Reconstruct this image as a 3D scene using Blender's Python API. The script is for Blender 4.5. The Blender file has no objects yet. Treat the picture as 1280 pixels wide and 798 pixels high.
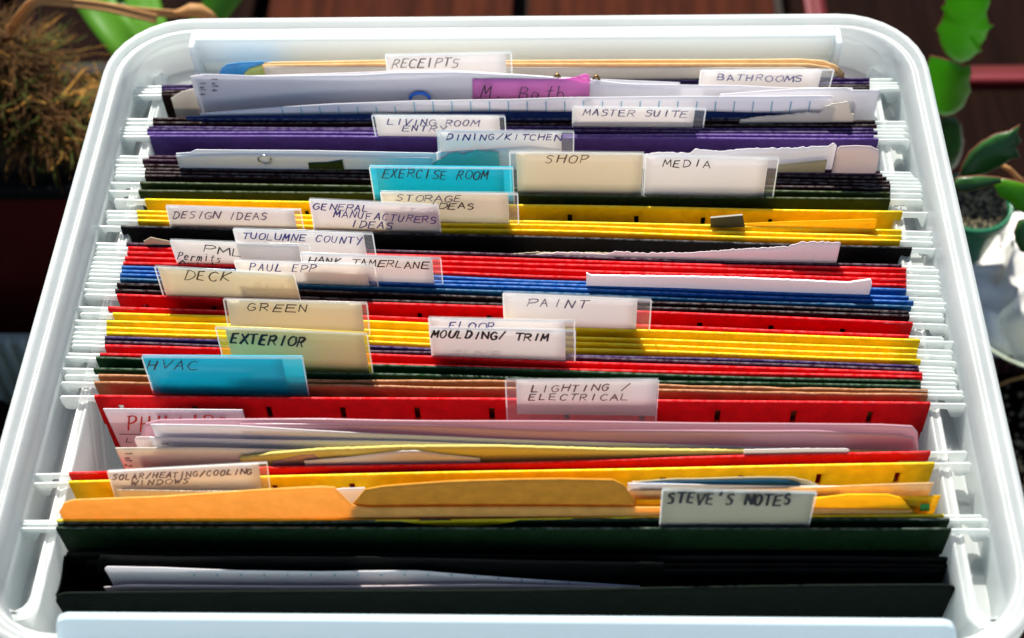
import bpy, bmesh, math, random
from mathutils import Vector, Matrix, noise
random.seed(7)
S = bpy.context.scene
COL = S.collection

# ------------------------------------------------------------------ camera
F = 1800.0                       # focal length in pixels of a 1280 px wide frame
def nrm(a): return Vector(a).normalized()
_X = nrm((49846, 0, 1800)); _Y = nrm((65, 2368, -1800)); _Z = _X.cross(_Y)
R = Matrix((( _X.x, _X.y, _X.z), (_Y.x, _Y.y, _Y.z), (_Z.x, _Z.y, _Z.z)))   # cam -> world
C = Vector((.0215, -.34, .423))
cd = bpy.data.cameras.new('camera'); cam = bpy.data.objects.new('camera', cd); COL.objects.link(cam)
cam.matrix_world = Matrix.Translation(C) @ R.to_4x4()
cd.sensor_width = 36; cd.lens = 36*F/1280; cd.clip_start = .01; cd.clip_end = 20
cd.dof.use_dof = True; cd.dof.focus_distance = .54; cd.dof.aperture_fstop = 9
S.camera = cam

# ------------------------------------------------------------------ light
EL, AZ = math.radians(53), math.radians(-16)      # sun stands beyond the box, a little to the left
w = bpy.data.worlds.new('World'); S.world = w; w.use_nodes = True
nt = w.node_tree
sky = nt.nodes.new('ShaderNodeTexSky'); sky.sky_type = 'NISHITA'; sky.sun_disc = False
sky.sun_elevation = EL; sky.sun_rotation = AZ
bgn = nt.nodes['Background']; bgn.inputs[1].default_value = .065
nt.links.new(sky.outputs[0], bgn.inputs[0])
sd = bpy.data.lights.new('sun', 'SUN'); sd.energy = 5.0; sd.angle = math.radians(.9); sd.color = (1, .95, .86)
sun = bpy.data.objects.new('sun', sd); COL.objects.link(sun)
sdir = Vector((math.sin(AZ)*math.cos(EL), math.cos(AZ)*math.cos(EL), math.sin(EL)))
sun.rotation_euler = sdir.to_track_quat('Z', 'Y').to_euler()
S.view_settings.view_transform = 'Standard'; S.view_settings.look = 'None'
S.view_settings.exposure = 1.05; S.view_settings.gamma = 1
S.render.engine = 'CYCLES'
S.cycles.transparent_max_bounces = 16; S.cycles.max_bounces = 10; S.cycles.transmission_bounces = 8

# ------------------------------------------------------------------ picture point -> place
def ray(px, py): return R @ Vector(((px-640)/F, -(py-399)/F, -1))
def hz(px, py, z=0.0):
    d = ray(px, py); return C + d*((z-C.z)/d.z)
def hp(px, py, p, n):
    d = ray(px, py); return C + d*((p-C).dot(n)/d.dot(n))

# ------------------------------------------------------------------ materials
M = {}
def mat(name, col, rough=.6, transl=0., trcol=None, spec=.4, bump=0., bscale=400, var=0., vscale=60, transp=0., coat=0., stretch=None):
    m = bpy.data.materials.new(name); m.use_nodes = True; t = m.node_tree; N = t.nodes; L = t.links
    b = N['Principled BSDF']; out = N['Material Output']
    b.inputs['Roughness'].default_value = rough; b.inputs['Specular IOR Level'].default_value = spec
    b.inputs['Base Color'].default_value = (*col, 1); b.inputs['Coat Weight'].default_value = coat
    tc = N.new('ShaderNodeTexCoord')
    src = tc.outputs['Object']
    if stretch:
        mp = N.new('ShaderNodeMapping'); mp.inputs['Scale'].default_value = stretch
        L.new(src, mp.inputs[0]); src = mp.outputs[0]
    if var:
        nz = N.new('ShaderNodeTexNoise'); nz.inputs['Scale'].default_value = vscale; nz.inputs['Detail'].default_value = 5
        L.new(src, nz.inputs['Vector'])
        mx = N.new('ShaderNodeMix'); mx.data_type = 'RGBA'
        mx.inputs[6].default_value = (*[c*(1-var) for c in col], 1); mx.inputs[7].default_value = (*[min(1, c*(1+var)) for c in col], 1)
        rp = N.new('ShaderNodeMapRange'); rp.inputs[1].default_value = .3; rp.inputs[2].default_value = .7
        L.new(nz.outputs[0], rp.inputs[0]); L.new(rp.outputs[0], mx.inputs[0]); L.new(mx.outputs[2], b.inputs['Base Color'])
    if bump:
        nb = N.new('ShaderNodeTexNoise'); nb.inputs['Scale'].default_value = bscale; nb.inputs['Detail'].default_value = 4
        L.new(src, nb.inputs['Vector'])
        bp = N.new('ShaderNodeBump'); bp.inputs['Strength'].default_value = bump; bp.inputs['Distance'].default_value = .0006
        L.new(nb.outputs[0], bp.inputs['Height']); L.new(bp.outputs[0], b.inputs['Normal'])
    sh = b.outputs[0]
    if transl:
        tr = N.new('ShaderNodeBsdfTranslucent'); tr.inputs[0].default_value = (*(trcol or col), 1)
        ms = N.new('ShaderNodeMixShader'); ms.inputs[0].default_value = transl
        L.new(sh, ms.inputs[1]); L.new(tr.outputs[0], ms.inputs[2]); sh = ms.outputs[0]
    if transp:
        tp = N.new('ShaderNodeBsdfTransparent')
        m2 = N.new('ShaderNodeMixShader'); m2.inputs[0].default_value = transp
        L.new(sh, m2.inputs[1]); L.new(tp.outputs[0], m2.inputs[2]); sh = m2.outputs[0]
    L.new(sh, out.inputs[0])
    M[name] = m; return m

mat('milky', (.70, .74, .735), .30, transl=.55, trcol=(.86, .90, .89), spec=.55, bump=1.0, bscale=60, var=.12, vscale=22, transp=.32)
mat('milky_front', (.72, .86, .92), .3, transl=.40, trcol=(.78, .88, .92), spec=.45, bump=.4, bscale=90, transp=.12)  # same plastic as the walls, with the sky's blue put into its colour
mat('milky_thick', (.72, .77, .78), .3, transl=.55, trcol=(.85, .89, .90), spec=.35, bump=.3, bscale=150)
mat('hook', (.70, .75, .74), .3, transl=.3, trcol=(.7, .75, .74), spec=.6, transp=.42)
def stock(name, c, transl=.3, tr=None, rough=.62):
    m = mat(name, c, .62, transl=transl, trcol=tr or c, spec=.05 if max(c) < .1 else .16, bump=.6, bscale=700, var=.14, vscale=220)
    # highlight and wear painted into the folded top edge, pale and patchy
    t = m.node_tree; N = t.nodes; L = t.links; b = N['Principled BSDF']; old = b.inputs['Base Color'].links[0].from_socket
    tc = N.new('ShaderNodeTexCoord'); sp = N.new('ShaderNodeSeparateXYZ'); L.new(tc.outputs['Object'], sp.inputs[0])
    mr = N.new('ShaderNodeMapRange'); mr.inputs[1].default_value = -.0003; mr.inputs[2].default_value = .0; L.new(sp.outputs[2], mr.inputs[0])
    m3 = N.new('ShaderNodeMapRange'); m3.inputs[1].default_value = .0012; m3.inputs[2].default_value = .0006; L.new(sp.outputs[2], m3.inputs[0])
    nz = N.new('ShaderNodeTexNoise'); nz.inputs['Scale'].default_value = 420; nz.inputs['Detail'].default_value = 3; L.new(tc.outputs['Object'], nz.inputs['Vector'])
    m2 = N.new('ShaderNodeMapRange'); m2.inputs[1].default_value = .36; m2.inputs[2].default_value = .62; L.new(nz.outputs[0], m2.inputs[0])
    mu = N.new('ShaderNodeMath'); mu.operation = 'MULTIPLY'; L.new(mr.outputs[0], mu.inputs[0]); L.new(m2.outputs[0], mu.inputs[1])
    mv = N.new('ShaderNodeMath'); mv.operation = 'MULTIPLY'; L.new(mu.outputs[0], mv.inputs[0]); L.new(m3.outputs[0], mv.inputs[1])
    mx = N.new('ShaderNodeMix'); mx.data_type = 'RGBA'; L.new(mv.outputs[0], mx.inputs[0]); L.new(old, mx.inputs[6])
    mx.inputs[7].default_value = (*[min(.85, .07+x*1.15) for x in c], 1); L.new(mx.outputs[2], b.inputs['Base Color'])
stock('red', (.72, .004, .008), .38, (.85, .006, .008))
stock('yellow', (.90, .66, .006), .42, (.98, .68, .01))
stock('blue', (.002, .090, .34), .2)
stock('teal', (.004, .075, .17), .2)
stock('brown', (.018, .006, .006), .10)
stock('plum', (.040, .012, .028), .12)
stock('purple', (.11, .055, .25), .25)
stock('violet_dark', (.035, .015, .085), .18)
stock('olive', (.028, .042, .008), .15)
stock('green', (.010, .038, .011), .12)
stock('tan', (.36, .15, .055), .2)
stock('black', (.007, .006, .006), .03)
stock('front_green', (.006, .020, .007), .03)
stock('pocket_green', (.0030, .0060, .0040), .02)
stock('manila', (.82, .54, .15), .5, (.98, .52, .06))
stock('manila_dark', (.60, .28, .03), .2, (.7, .30, .02))  # browner and less translucent than the other manila stock
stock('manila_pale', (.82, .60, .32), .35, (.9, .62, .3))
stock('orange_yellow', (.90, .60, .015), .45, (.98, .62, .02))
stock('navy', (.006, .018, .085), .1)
mat('black_plastic', (.003, .0035, .0035), .6, spec=.1, bump=.15, bscale=300)
mat('paper', (.80, .79, .82), .75, transl=.32, trcol=(.82, .8, .82), spec=.15, bump=.2, bscale=500)
mat('paper_warm', (.78, .72, .62), .8, transl=.3, spec=.15, bump=.25, bscale=400, var=.06, vscale=80)
mat('paper_pink', (.76, .66, .66), .8, transl=.3, spec=.15, bump=.3, bscale=400)
mat('paper_teal', (.25, .62, .58), .8, transl=.3, spec=.15)
mat('paper_yellow', (.62, .52, .16), .8, transl=.3, spec=.15, bump=.3, bscale=500)
mat('paper_blue', (.76, .79, .83), .6, transl=.25, spec=.3)
mat('pink_note', (.86, .28, .68), .7, transl=.35, trcol=(.9, .3, .7), spec=.15, bump=.2, bscale=300)
mat('sleeve', (.55, .33, .38), .22, transl=.3, trcol=(.6, .35, .42), spec=.6, transp=.30)
mat('cover_blue', (.06, .33, .68), .4, transl=.15, var=.2, vscale=90)
mat('cover_green', (.45, .55, .16), .4, transl=.15)
mat('card', (.84, .82, .82), .7, transl=.5, trcol=(.87, .83, .80), spec=.2, bump=.15, bscale=700)
mat('card_warm', (.84, .77, .62), .7, transl=.45, spec=.2, bump=.15, bscale=700)
mat('card_beige', (.50, .44, .29), .75, transl=.15, spec=.2, bump=.3, bscale=500)
mat('card_cyan', (.02, .74, .84), .35, transl=.5, trcol=(.03, .78, .85), spec=.4)
mat('card_green', (.80, .80, .64), .6, transl=.35, spec=.2, bump=.2, bscale=500)
mat('clear', (.80, .84, .84), .08, spec=.7, transp=.90)
mat('clear_cyan', (.02, .55, .72), .12, spec=.6, transl=.5, transp=.5)
mat('clear_yellow', (.85, .68, .03), .12, spec=.6, transl=.4, transp=.72)
mat('clear_smoke', (.5, .45, .4), .10, spec=.7, transp=.70)
mat('ink_blue', (.015, .018, .20), .6); mat('ink_black', (.006, .007, .015), .6)
mat('ink_brown', (.10, .022, .012), .6); mat('ink_grey', (.12, .10, .16), .6); mat('ink_red', (.45, .02, .015), .6)
mat('ink_line', (.12, .38, .52), .7)
mat('clip_blue', (.01, .14, .62), .3, spec=.5)
mat('brass', (.16, .10, .03), .3); M['brass'].node_tree.nodes['Principled BSDF'].inputs['Metallic'].default_value = 1
mat('steel', (.45, .47, .48), .25); M['steel'].node_tree.nodes['Principled BSDF'].inputs['Metallic'].default_value = 1
mat('dark_clip', (.05, .045, .02), .5)
mat('sticker_green', (.02, .30, .07), .5)
mat('wood', (.034, .0080, .0034), .85, spec=.04, bump=.5, bscale=40, var=.40, vscale=22, stretch=(6, .5, 6))
mat('wood_shaded', (.006, .0020, .0011), .85, spec=.03, bump=.5, bscale=40, var=.4, vscale=22, stretch=(6, .5, 6))  # shade over the outer planks put into a darker copy of the wood
mat('soil_dark', (.012, .008, .006), .9, bump=.8, bscale=80)
mat('planter_red', (.060, .006, .005), .5, spec=.12, bump=.2, bscale=30, var=.25, vscale=10)
mat('planter_rim', (.11, .004, .005), .3, spec=.5)
mat('moss', (.075, .036, .012), .85, transl=.25, spec=.1, var=.6, vscale=30)
mat('moss_green', (.06, .075, .015), .85, transl=.25, spec=.1, var=.5, vscale=30)
mat('moss_gold', (.40, .20, .04), .8, transl=.3, spec=.1, var=.4, vscale=30)
mat('leaf_strap', (.10, .30, .015), .35, transl=.45, trcol=(.15, .42, .015), spec=.4, var=.15, vscale=20)
mat('leaf_dry', (.50, .27, .10), .6, transl=.3, trcol=(.6, .3, .1), spec=.2, var=.25, vscale=60, stretch=(1, 1, 1))
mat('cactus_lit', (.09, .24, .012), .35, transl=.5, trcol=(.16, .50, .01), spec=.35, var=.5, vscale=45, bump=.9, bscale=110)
mat('cactus_shaded', (.022, .085, .016), .3, transl=.2, trcol=(.03, .2, .01), spec=.4, var=.5, vscale=50, bump=.9, bscale=110)  # sunlit and shaded segments of one plant are coloured as two copies
mat('cactus_edge', (.30, .10, .05), .5, transl=.3)
mat('pot_green', (.002, .10, .04), .3, spec=.5)
mat('gravel', (.14, .12, .07), .9, var=.7, vscale=150)
mat('cloth', (.78, .77, .74), .8, transl=.3, spec=.1, bump=.3, bscale=60)
mat('tray_white', (.72, .72, .70), .35, spec=.4)
mat('glass_rim', (.62, .70, .52), .1, spec=.6, transp=.5)
mat('rib_grey', (.20, .24, .22), .4, spec=.4)
mat('rib_dark', (.055, .018, .018), .4, spec=.4)

# ------------------------------------------------------------------ object helpers
def tag(o, label, cat, group=None, kind=None):
    if label: o['label'] = label
    if cat: o['category'] = cat
    if group: o['group'] = group
    if kind: o['kind'] = kind
    return o
def mesh_obj(name, verts, faces, m, parent=None, smooth=True, solid=0, bevel=0, off=0.):
    me = bpy.data.meshes.new(name); me.from_pydata([tuple(v) for v in verts], [], faces); me.update()
    if m is not None: me.materials.append(M[m] if isinstance(m, str) else m)
    bm = bmesh.new(); bm.from_mesh(me); bmesh.ops.recalc_face_normals(bm, faces=bm.faces); bm.to_mesh(me); bm.free()
    for p in me.polygons: p.use_smooth = smooth
    o = bpy.data.objects.new(name, me); COL.objects.link(o)
    if parent:
        o.parent = parent; o.matrix_parent_inverse = Matrix.Translation(-parent.location)
    if solid:
        md = o.modifiers.new('thickness', 'SOLIDIFY'); md.thickness = solid; md.offset = off
    if bevel:
        mb = o.modifiers.new('bevel', 'BEVEL'); mb.width = bevel; mb.segments = 2; mb.limit_method = 'ANGLE'
    return o
def empty(name, loc, label, cat, group=None):
    o = bpy.data.objects.new(name, None); COL.objects.link(o); o.location = loc; o.empty_display_size = .01
    return tag(o, label, cat, group)
class MB:
    def __init__(s): s.v = []; s.f = []
    def grid(s, rows, closed=False):
        b = len(s.v); n = len(rows[0])
        for r in rows: s.v += [Vector(p) for p in r]
        for i in range(len(rows)-1):
            for j in range(n if closed else n-1):
                k = (j+1) % n
                s.f.append((b+i*n+j, b+i*n+k, b+(i+1)*n+k, b+(i+1)*n+j))
    def box(s, x0, x1, y0, y1, z0, z1):
        b = len(s.v)
        s.v += [Vector(p) for p in [(x0,y0,z0),(x1,y0,z0),(x1,y1,z0),(x0,y1,z0),(x0,y0,z1),(x1,y0,z1),(x1,y1,z1),(x0,y1,z1)]]
        s.f += [tuple(b+i for i in q) for q in [(0,3,2,1),(4,5,6,7),(0,1,5,4),(1,2,6,5),(2,3,7,6),(3,0,4,7)]]
    def prism(s, pts, vec):
        b = len(s.v); n = len(pts); vec = Vector(vec)
        s.v += [Vector(p) for p in pts] + [Vector(p)+vec for p in pts]
        s.f.append(tuple(b+i for i in range(n))[::-1]); s.f.append(tuple(b+n+i for i in range(n)))
        for i in range(n): s.f.append((b+i, b+(i+1) % n, b+n+(i+1) % n, b+n+i))
    def tube(s, pts, r, n=8, cap=True):
        pts = [Vector(p) for p in pts]; rings = []
        for i, p in enumerate(pts):
            t = (pts[min(i+1, len(pts)-1)] - pts[max(i-1, 0)]).normalized()
            a = t.orthogonal().normalized() if i == 0 else (a - t*a.dot(t)).normalized()
            c = t.cross(a); rr = r[i] if isinstance(r, (list, tuple)) else r
            rings.append([p + a*rr*math.cos(q*2*math.pi/n) + c*rr*math.sin(q*2*math.pi/n) for q in range(n)])
        b = len(s.v); s.grid(rings, closed=True)
        if cap:
            s.f.append(tuple(range(b, b+n))[::-1]); e = len(s.v)-n; s.f.append(tuple(range(e, e+n)))
    def build(s, name, m, parent=None, **k): return mesh_obj(name, s.v, s.f, m, parent, **k)

# ================================================================== the storage box
ZG = -.275
XO, YB, YF = .1705, .1334, -.1575
def rrect(inset, z, r=.034, nseg=8):
    x, y0, y1 = XO-inset, YF+inset, YB-inset
    r = max(.004, r-inset); p = []
    for cx, cy, a0 in [(x-r, y1-r, 0), (-x+r, y1-r, 90), (-x+r, y0+r, 180), (x-r, y0+r, 270)]:
        for k in range(nseg+1):
            a = math.radians(a0 + 90*k/nseg); p.append((cx+r*math.cos(a), cy+r*math.sin(a), z))
    # subdivide the long sides so the walls can bow a touch
    return [Vector(q) for q in p]
box = empty('storage_box', (0, 0, ZG), 'translucent white plastic file storage box packed with coloured hanging folders', 'storage box')
b = MB()
prof = [(.018, ZG+.004), (.016, ZG+.001), (.0155, ZG+.006), (.010, -.10), (.0062, -.028), (.0058, -.004), (.0008, -.003), (.0002, -.001),
        (.0, .010), (.0008, .0142), (.0024, .0150), (.0036, .0140), (.0042, .0122), (.0056, .0116), (.0064, .0124), (.0074, .0116),
        (.0082, .004), (.0088, -.022), (.0120, -.10), (.0175, ZG+.012), (.020, ZG+.006)]
b.grid([rrect(i, z) for i, z in prof], closed=True)
n = len(rrect(0, 0)); last = len(b.v)-n
b.f.append(tuple(range(last, last+n))); b.f.append(tuple(range(0, n))[::-1])
b.build('box_wall', 'milky', box)
# side channels with the rails that carry the hooks: open troughs with rounded front ends
def channel(sx):
    b = MB()
    y0, y1 = -.139, .121; xi, xo = .1498, .1632
    def loop(ins, z):
        p = []; x0, x1, a0, a1 = xi+ins, xo-ins*.2, y0+ins, y1-ins; r = .0055
        for cx, cy, s0 in [(x1-r, a1-r, 0), (x0+r, a1-r, 90), (x0+r, a0+r, 180), (x1-r, a0+r, 270)]:
            for k in range(5):
                a = math.radians(s0+90*k/4); p.append(Vector((sx*(cx+r*math.cos(a)), cy+r*math.sin(a), z)))
        return p
    b.grid([loop(-.0002, -.200), loop(-.0001, -.012), loop(0, -.0050), loop(.0002, -.0042), loop(.0008, -.0038), loop(.0014, -.0044), loop(.0030, -.0046), loop(.0036, -.0039), loop(.0041, -.0044), loop(.0043, -.0055), loop(.0048, -.0160), loop(.0058, -.0172)], closed=True)
    n = 20; e = len(b.v)-n; b.f.append(tuple(range(e, e+n)))
    b.build('hook_rail', 'milky', box)
    f_ = MB(); f_.box(min(sx*.1552, sx*.1618), max(sx*.1552, sx*.1618), y0+.0045, y1-.0045, -.0172, -.0164); f_.build('channel_floor', 'milky', box, smooth=False)
    # small stiffening ribs standing in the channel floor
    for yy in (-.03, .055, .112):
        r = MB(); r.box(min(sx*.1562, sx*.1612), max(sx*.1562, sx*.1612), yy-.0006, yy+.0006, -.0170, -.0125)
        r.build('channel_rib', 'milky_thick', box, smooth=False)
channel(1); channel(-1)
# corner posts seen inside at the four corners, flat panels beside the back band
b = MB()
b.box(-.1350, .1350, .1205, .1262, -.0008, .0128)
b.build('back_band', 'milky_thick', box, bevel=.0012, smooth=False)
b = MB(); b.box(-.1350, .1350, .1236, .1248, -.09, -.0012); b.build('back_inner_panel', 'milky', box, smooth=False)
for sx in (-1, 1):
    b = MB(); b.box(sx*.1362-.0012, sx*.1362+.0012, .1165, .1258, -.10, .0124)
    b.build('back_rib', 'milky_thick', box, bevel=.0006, smooth=False)
# raised middle of the front wall
pts = []
for x, z in [(-.1400, -.06), (-.1400, .000), (-.1375, .006), (-.1335, .0205), (-.1318, .0247), (-.1290, .0265), (.1340, .0265), (.1368, .0247), (.1385, .0205), (.1425, .006), (.1450, .000), (.1450, -.06)]:
    pts.append((x, -.1495, z))
b = MB(); b.prism(pts, (0, -.0028, 0)); b.build('front_panel', 'milky_front', box, bevel=.0010, smooth=False)

# ================================================================== hanging folders
XL, XR = 100., 1160.
def mk_hook(L):
    b = MB()
    # outline in (u = outwards, z) of a plate whose notch sits over the rail
    o = [(-.010, -.0002), (.0118, -.0002), (.0128, -.0012), (.0130, -.0050), (.0122, -.0078), (.0102, -.0086), (.0086, -.0080), (.0080, -.0066),
         (.0072, -.0052), (.0064, -.0034), (.0050, -.0031), (.0012, -.0031), (.0003, -.0040), (-.0004, -.0070), (-.0018, -.0105), (-.010, -.0115)]
    b.prism([(u, .0003, z) for u, z in o], (0, -.0006, 0))
    me = bpy.data.meshes.new('hook'); me.from_pydata([tuple(v) for v in b.v], [], b.f); me.update(); me.materials.append(M['hook'])
    bm = bmesh.new(); bm.from_mesh(me); bmesh.ops.recalc_face_normals(bm, faces=bm.faces); bm.to_mesh(me); bm.free()
    return me
HOOK = mk_hook(0)
def hook(p, d, parent, mirror):
    o = bpy.data.objects.new('hook', HOOK); COL.objects.link(o)
    a = math.atan2(d.y, d.x)
    o.parent = parent; o.location = p - parent.location
    o.rotation_euler = (0, 0, a)
    return o
ROWS = {}
def panel(name, parent, m, l, r, mid=0., slots=None, amp=.0008, seed=0, sag=0., hooks=True, depth=.215, zt=0., topjit=0.):
    """one card panel of a hanging folder; l, r = pixel ends of its top edge"""
    p0 = hz(*l, zt); p1 = hz(*r, zt)
    L = (p1-p0).length; d = (p1-p0)/L; nv = Vector((d.y, -d.x, 0))     # towards the camera
    if nv.y > 0: nv = -nv
    xs = [i/36*L for i in range(37)]
    cells = set()
    if slots:
        off, step, wid = slots; x = off
        while x < L-.004:
            xs += [x-wid/2, x+wid/2]; cells.add(round(x, 5)); x += step
    xs = sorted(set(round(x, 6) for x in xs))
    prof = [(.0008, -.016), (.0007, -.012), (.0006, -.0045), (.0006, -.0010), (.0003, -.0001), (-.0001, .0), (-.0004, -.0006),
            (-.0004, -.0045), (-.0004, -.012), (-.0003, -.016), (0, -.030), (0, -.060), (0, -.120), (0, -depth)]
    rows = []
    for dn, dz in prof:
        row = []
        for x in xs:
            t = x/L; e = math.sin(math.pi*t)
            wv = amp*e*noise.noise(Vector((x*9, seed*3.1, 0)))*2 + sag*e
            down = -dz/depth
            wv2 = .0018*noise.noise(Vector((x*11, seed*1.7+5, dz*14)))*min(1, down*4)
            zz = dz + (topjit*noise.noise(Vector((x*160, seed, 2))) if dz > -.002 else 0)
            row.append(p0 + d*x + nv*(dn + wv + wv2 + mid*down) + Vector((0, 0, zz)))
        rows.append(row)
    b = MB(); b.grid(rows)
    if slots:
        n = len(xs); keep = []
        k = 0
        for i in range(len(rows)-1):
            for j in range(n-1):
                xm = (xs[j]+xs[j+1])/2
                hole = i in (1, 7) and any(abs(xm-c) < slots[2]/2 for c in cells) and xs[j+1]-xs[j] < slots[2]*1.01
                if not hole: keep.append(b.f[k])
                k += 1
        b.f = keep
    o = b.build(name, m, parent, solid=.00035)
    if hooks:
        hook(p0 + nv*.0002, -d, parent, 0); hook(p1 + nv*.0002, d, parent, 1)
    return o
SEED = [0]
def folder(key, label, m, back, front, group=None, **k):
    """back/front: (xl, yl, xr, yr) of the two top edges in the picture"""
    bl, br = hz(back[0], back[1]), hz(back[2], back[3]); fl, fr = hz(front[0], front[1]), hz(front[2], front[3])
    g = empty('hanging_folder', ((bl+br+fl+fr)/4)+Vector((0, 0, -.215)), label, 'folder', 'hanging file folders in the box')
    gap = ((bl+br)-(fl+fr)).y/4
    SEED[0] += 1
    kb = dict(k); kf = dict(k); sb = kb.pop('slots_b', None); sf = kb.pop('slots_f', None); mb2 = kb.pop('m_front', m)
    panel('back_panel', g, m, back[:2], back[2:], mid=max(0, gap-.0004), slots=sb, seed=SEED[0]*2, **kb)
    panel('front_panel', g, mb2, front[:2], front[2:], mid=-max(0, gap-.0004), slots=sf, seed=SEED[0]*2+1, **kb)
    ROWS[key+'b'] = back; ROWS[key+'f'] = front; ROWS[key] = g
    return g
SL = (.010, .0262, .0020)
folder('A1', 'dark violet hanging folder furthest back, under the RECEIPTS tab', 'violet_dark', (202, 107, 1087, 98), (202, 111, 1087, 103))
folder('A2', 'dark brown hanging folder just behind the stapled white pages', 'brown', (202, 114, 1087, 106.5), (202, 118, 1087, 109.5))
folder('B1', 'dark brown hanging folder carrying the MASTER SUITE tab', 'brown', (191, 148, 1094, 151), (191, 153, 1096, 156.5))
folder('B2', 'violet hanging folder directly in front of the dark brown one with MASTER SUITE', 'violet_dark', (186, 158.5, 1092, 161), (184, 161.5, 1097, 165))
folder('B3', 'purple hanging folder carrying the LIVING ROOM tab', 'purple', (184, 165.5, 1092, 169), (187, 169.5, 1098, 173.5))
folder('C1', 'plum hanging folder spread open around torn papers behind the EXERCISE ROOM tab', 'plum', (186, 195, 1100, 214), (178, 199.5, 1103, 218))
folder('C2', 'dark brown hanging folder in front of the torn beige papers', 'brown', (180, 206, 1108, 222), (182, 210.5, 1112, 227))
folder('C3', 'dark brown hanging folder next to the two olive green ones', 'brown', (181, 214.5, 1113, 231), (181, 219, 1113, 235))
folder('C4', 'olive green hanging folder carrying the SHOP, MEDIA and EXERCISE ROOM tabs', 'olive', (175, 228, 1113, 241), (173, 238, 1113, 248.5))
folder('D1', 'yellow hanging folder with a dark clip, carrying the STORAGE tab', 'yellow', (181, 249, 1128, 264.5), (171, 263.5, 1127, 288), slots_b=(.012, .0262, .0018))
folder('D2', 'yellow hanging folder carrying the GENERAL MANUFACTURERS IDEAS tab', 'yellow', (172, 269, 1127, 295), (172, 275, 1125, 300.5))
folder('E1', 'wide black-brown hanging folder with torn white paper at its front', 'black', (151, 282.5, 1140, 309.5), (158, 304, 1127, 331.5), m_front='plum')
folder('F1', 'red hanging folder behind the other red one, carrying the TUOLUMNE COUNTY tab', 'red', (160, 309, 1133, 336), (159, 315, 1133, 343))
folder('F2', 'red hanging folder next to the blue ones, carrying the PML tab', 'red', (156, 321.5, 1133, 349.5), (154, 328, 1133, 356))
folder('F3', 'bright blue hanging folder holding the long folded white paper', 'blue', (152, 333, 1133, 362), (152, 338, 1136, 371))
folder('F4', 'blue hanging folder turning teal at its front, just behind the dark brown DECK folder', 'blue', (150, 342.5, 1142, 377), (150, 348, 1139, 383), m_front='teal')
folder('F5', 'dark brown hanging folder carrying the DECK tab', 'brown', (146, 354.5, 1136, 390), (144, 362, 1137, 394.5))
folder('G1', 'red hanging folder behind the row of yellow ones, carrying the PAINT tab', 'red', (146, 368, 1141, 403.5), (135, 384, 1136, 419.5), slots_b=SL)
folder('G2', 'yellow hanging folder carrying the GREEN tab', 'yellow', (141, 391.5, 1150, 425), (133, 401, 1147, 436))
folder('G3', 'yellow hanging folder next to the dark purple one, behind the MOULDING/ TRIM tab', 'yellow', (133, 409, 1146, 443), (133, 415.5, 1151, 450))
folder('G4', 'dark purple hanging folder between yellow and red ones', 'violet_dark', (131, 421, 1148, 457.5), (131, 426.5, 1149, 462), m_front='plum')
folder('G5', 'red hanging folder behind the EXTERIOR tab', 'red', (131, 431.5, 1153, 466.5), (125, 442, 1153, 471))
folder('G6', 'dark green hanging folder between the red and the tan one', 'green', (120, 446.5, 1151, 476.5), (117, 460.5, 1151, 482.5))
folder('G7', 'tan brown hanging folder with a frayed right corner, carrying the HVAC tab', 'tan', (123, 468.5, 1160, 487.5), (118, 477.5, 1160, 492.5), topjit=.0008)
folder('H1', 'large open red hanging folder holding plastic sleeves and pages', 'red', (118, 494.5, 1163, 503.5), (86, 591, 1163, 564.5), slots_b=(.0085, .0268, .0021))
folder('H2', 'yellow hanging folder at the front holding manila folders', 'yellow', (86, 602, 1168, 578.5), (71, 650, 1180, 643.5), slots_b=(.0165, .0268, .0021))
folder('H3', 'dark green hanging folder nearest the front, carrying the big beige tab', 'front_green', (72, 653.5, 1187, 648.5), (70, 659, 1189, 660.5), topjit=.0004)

def row_y(key, x):
    l = ROWS[key]; return l[1] + (l[3]-l[1])*(x-l[0])/(l[2]-l[0])

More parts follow.
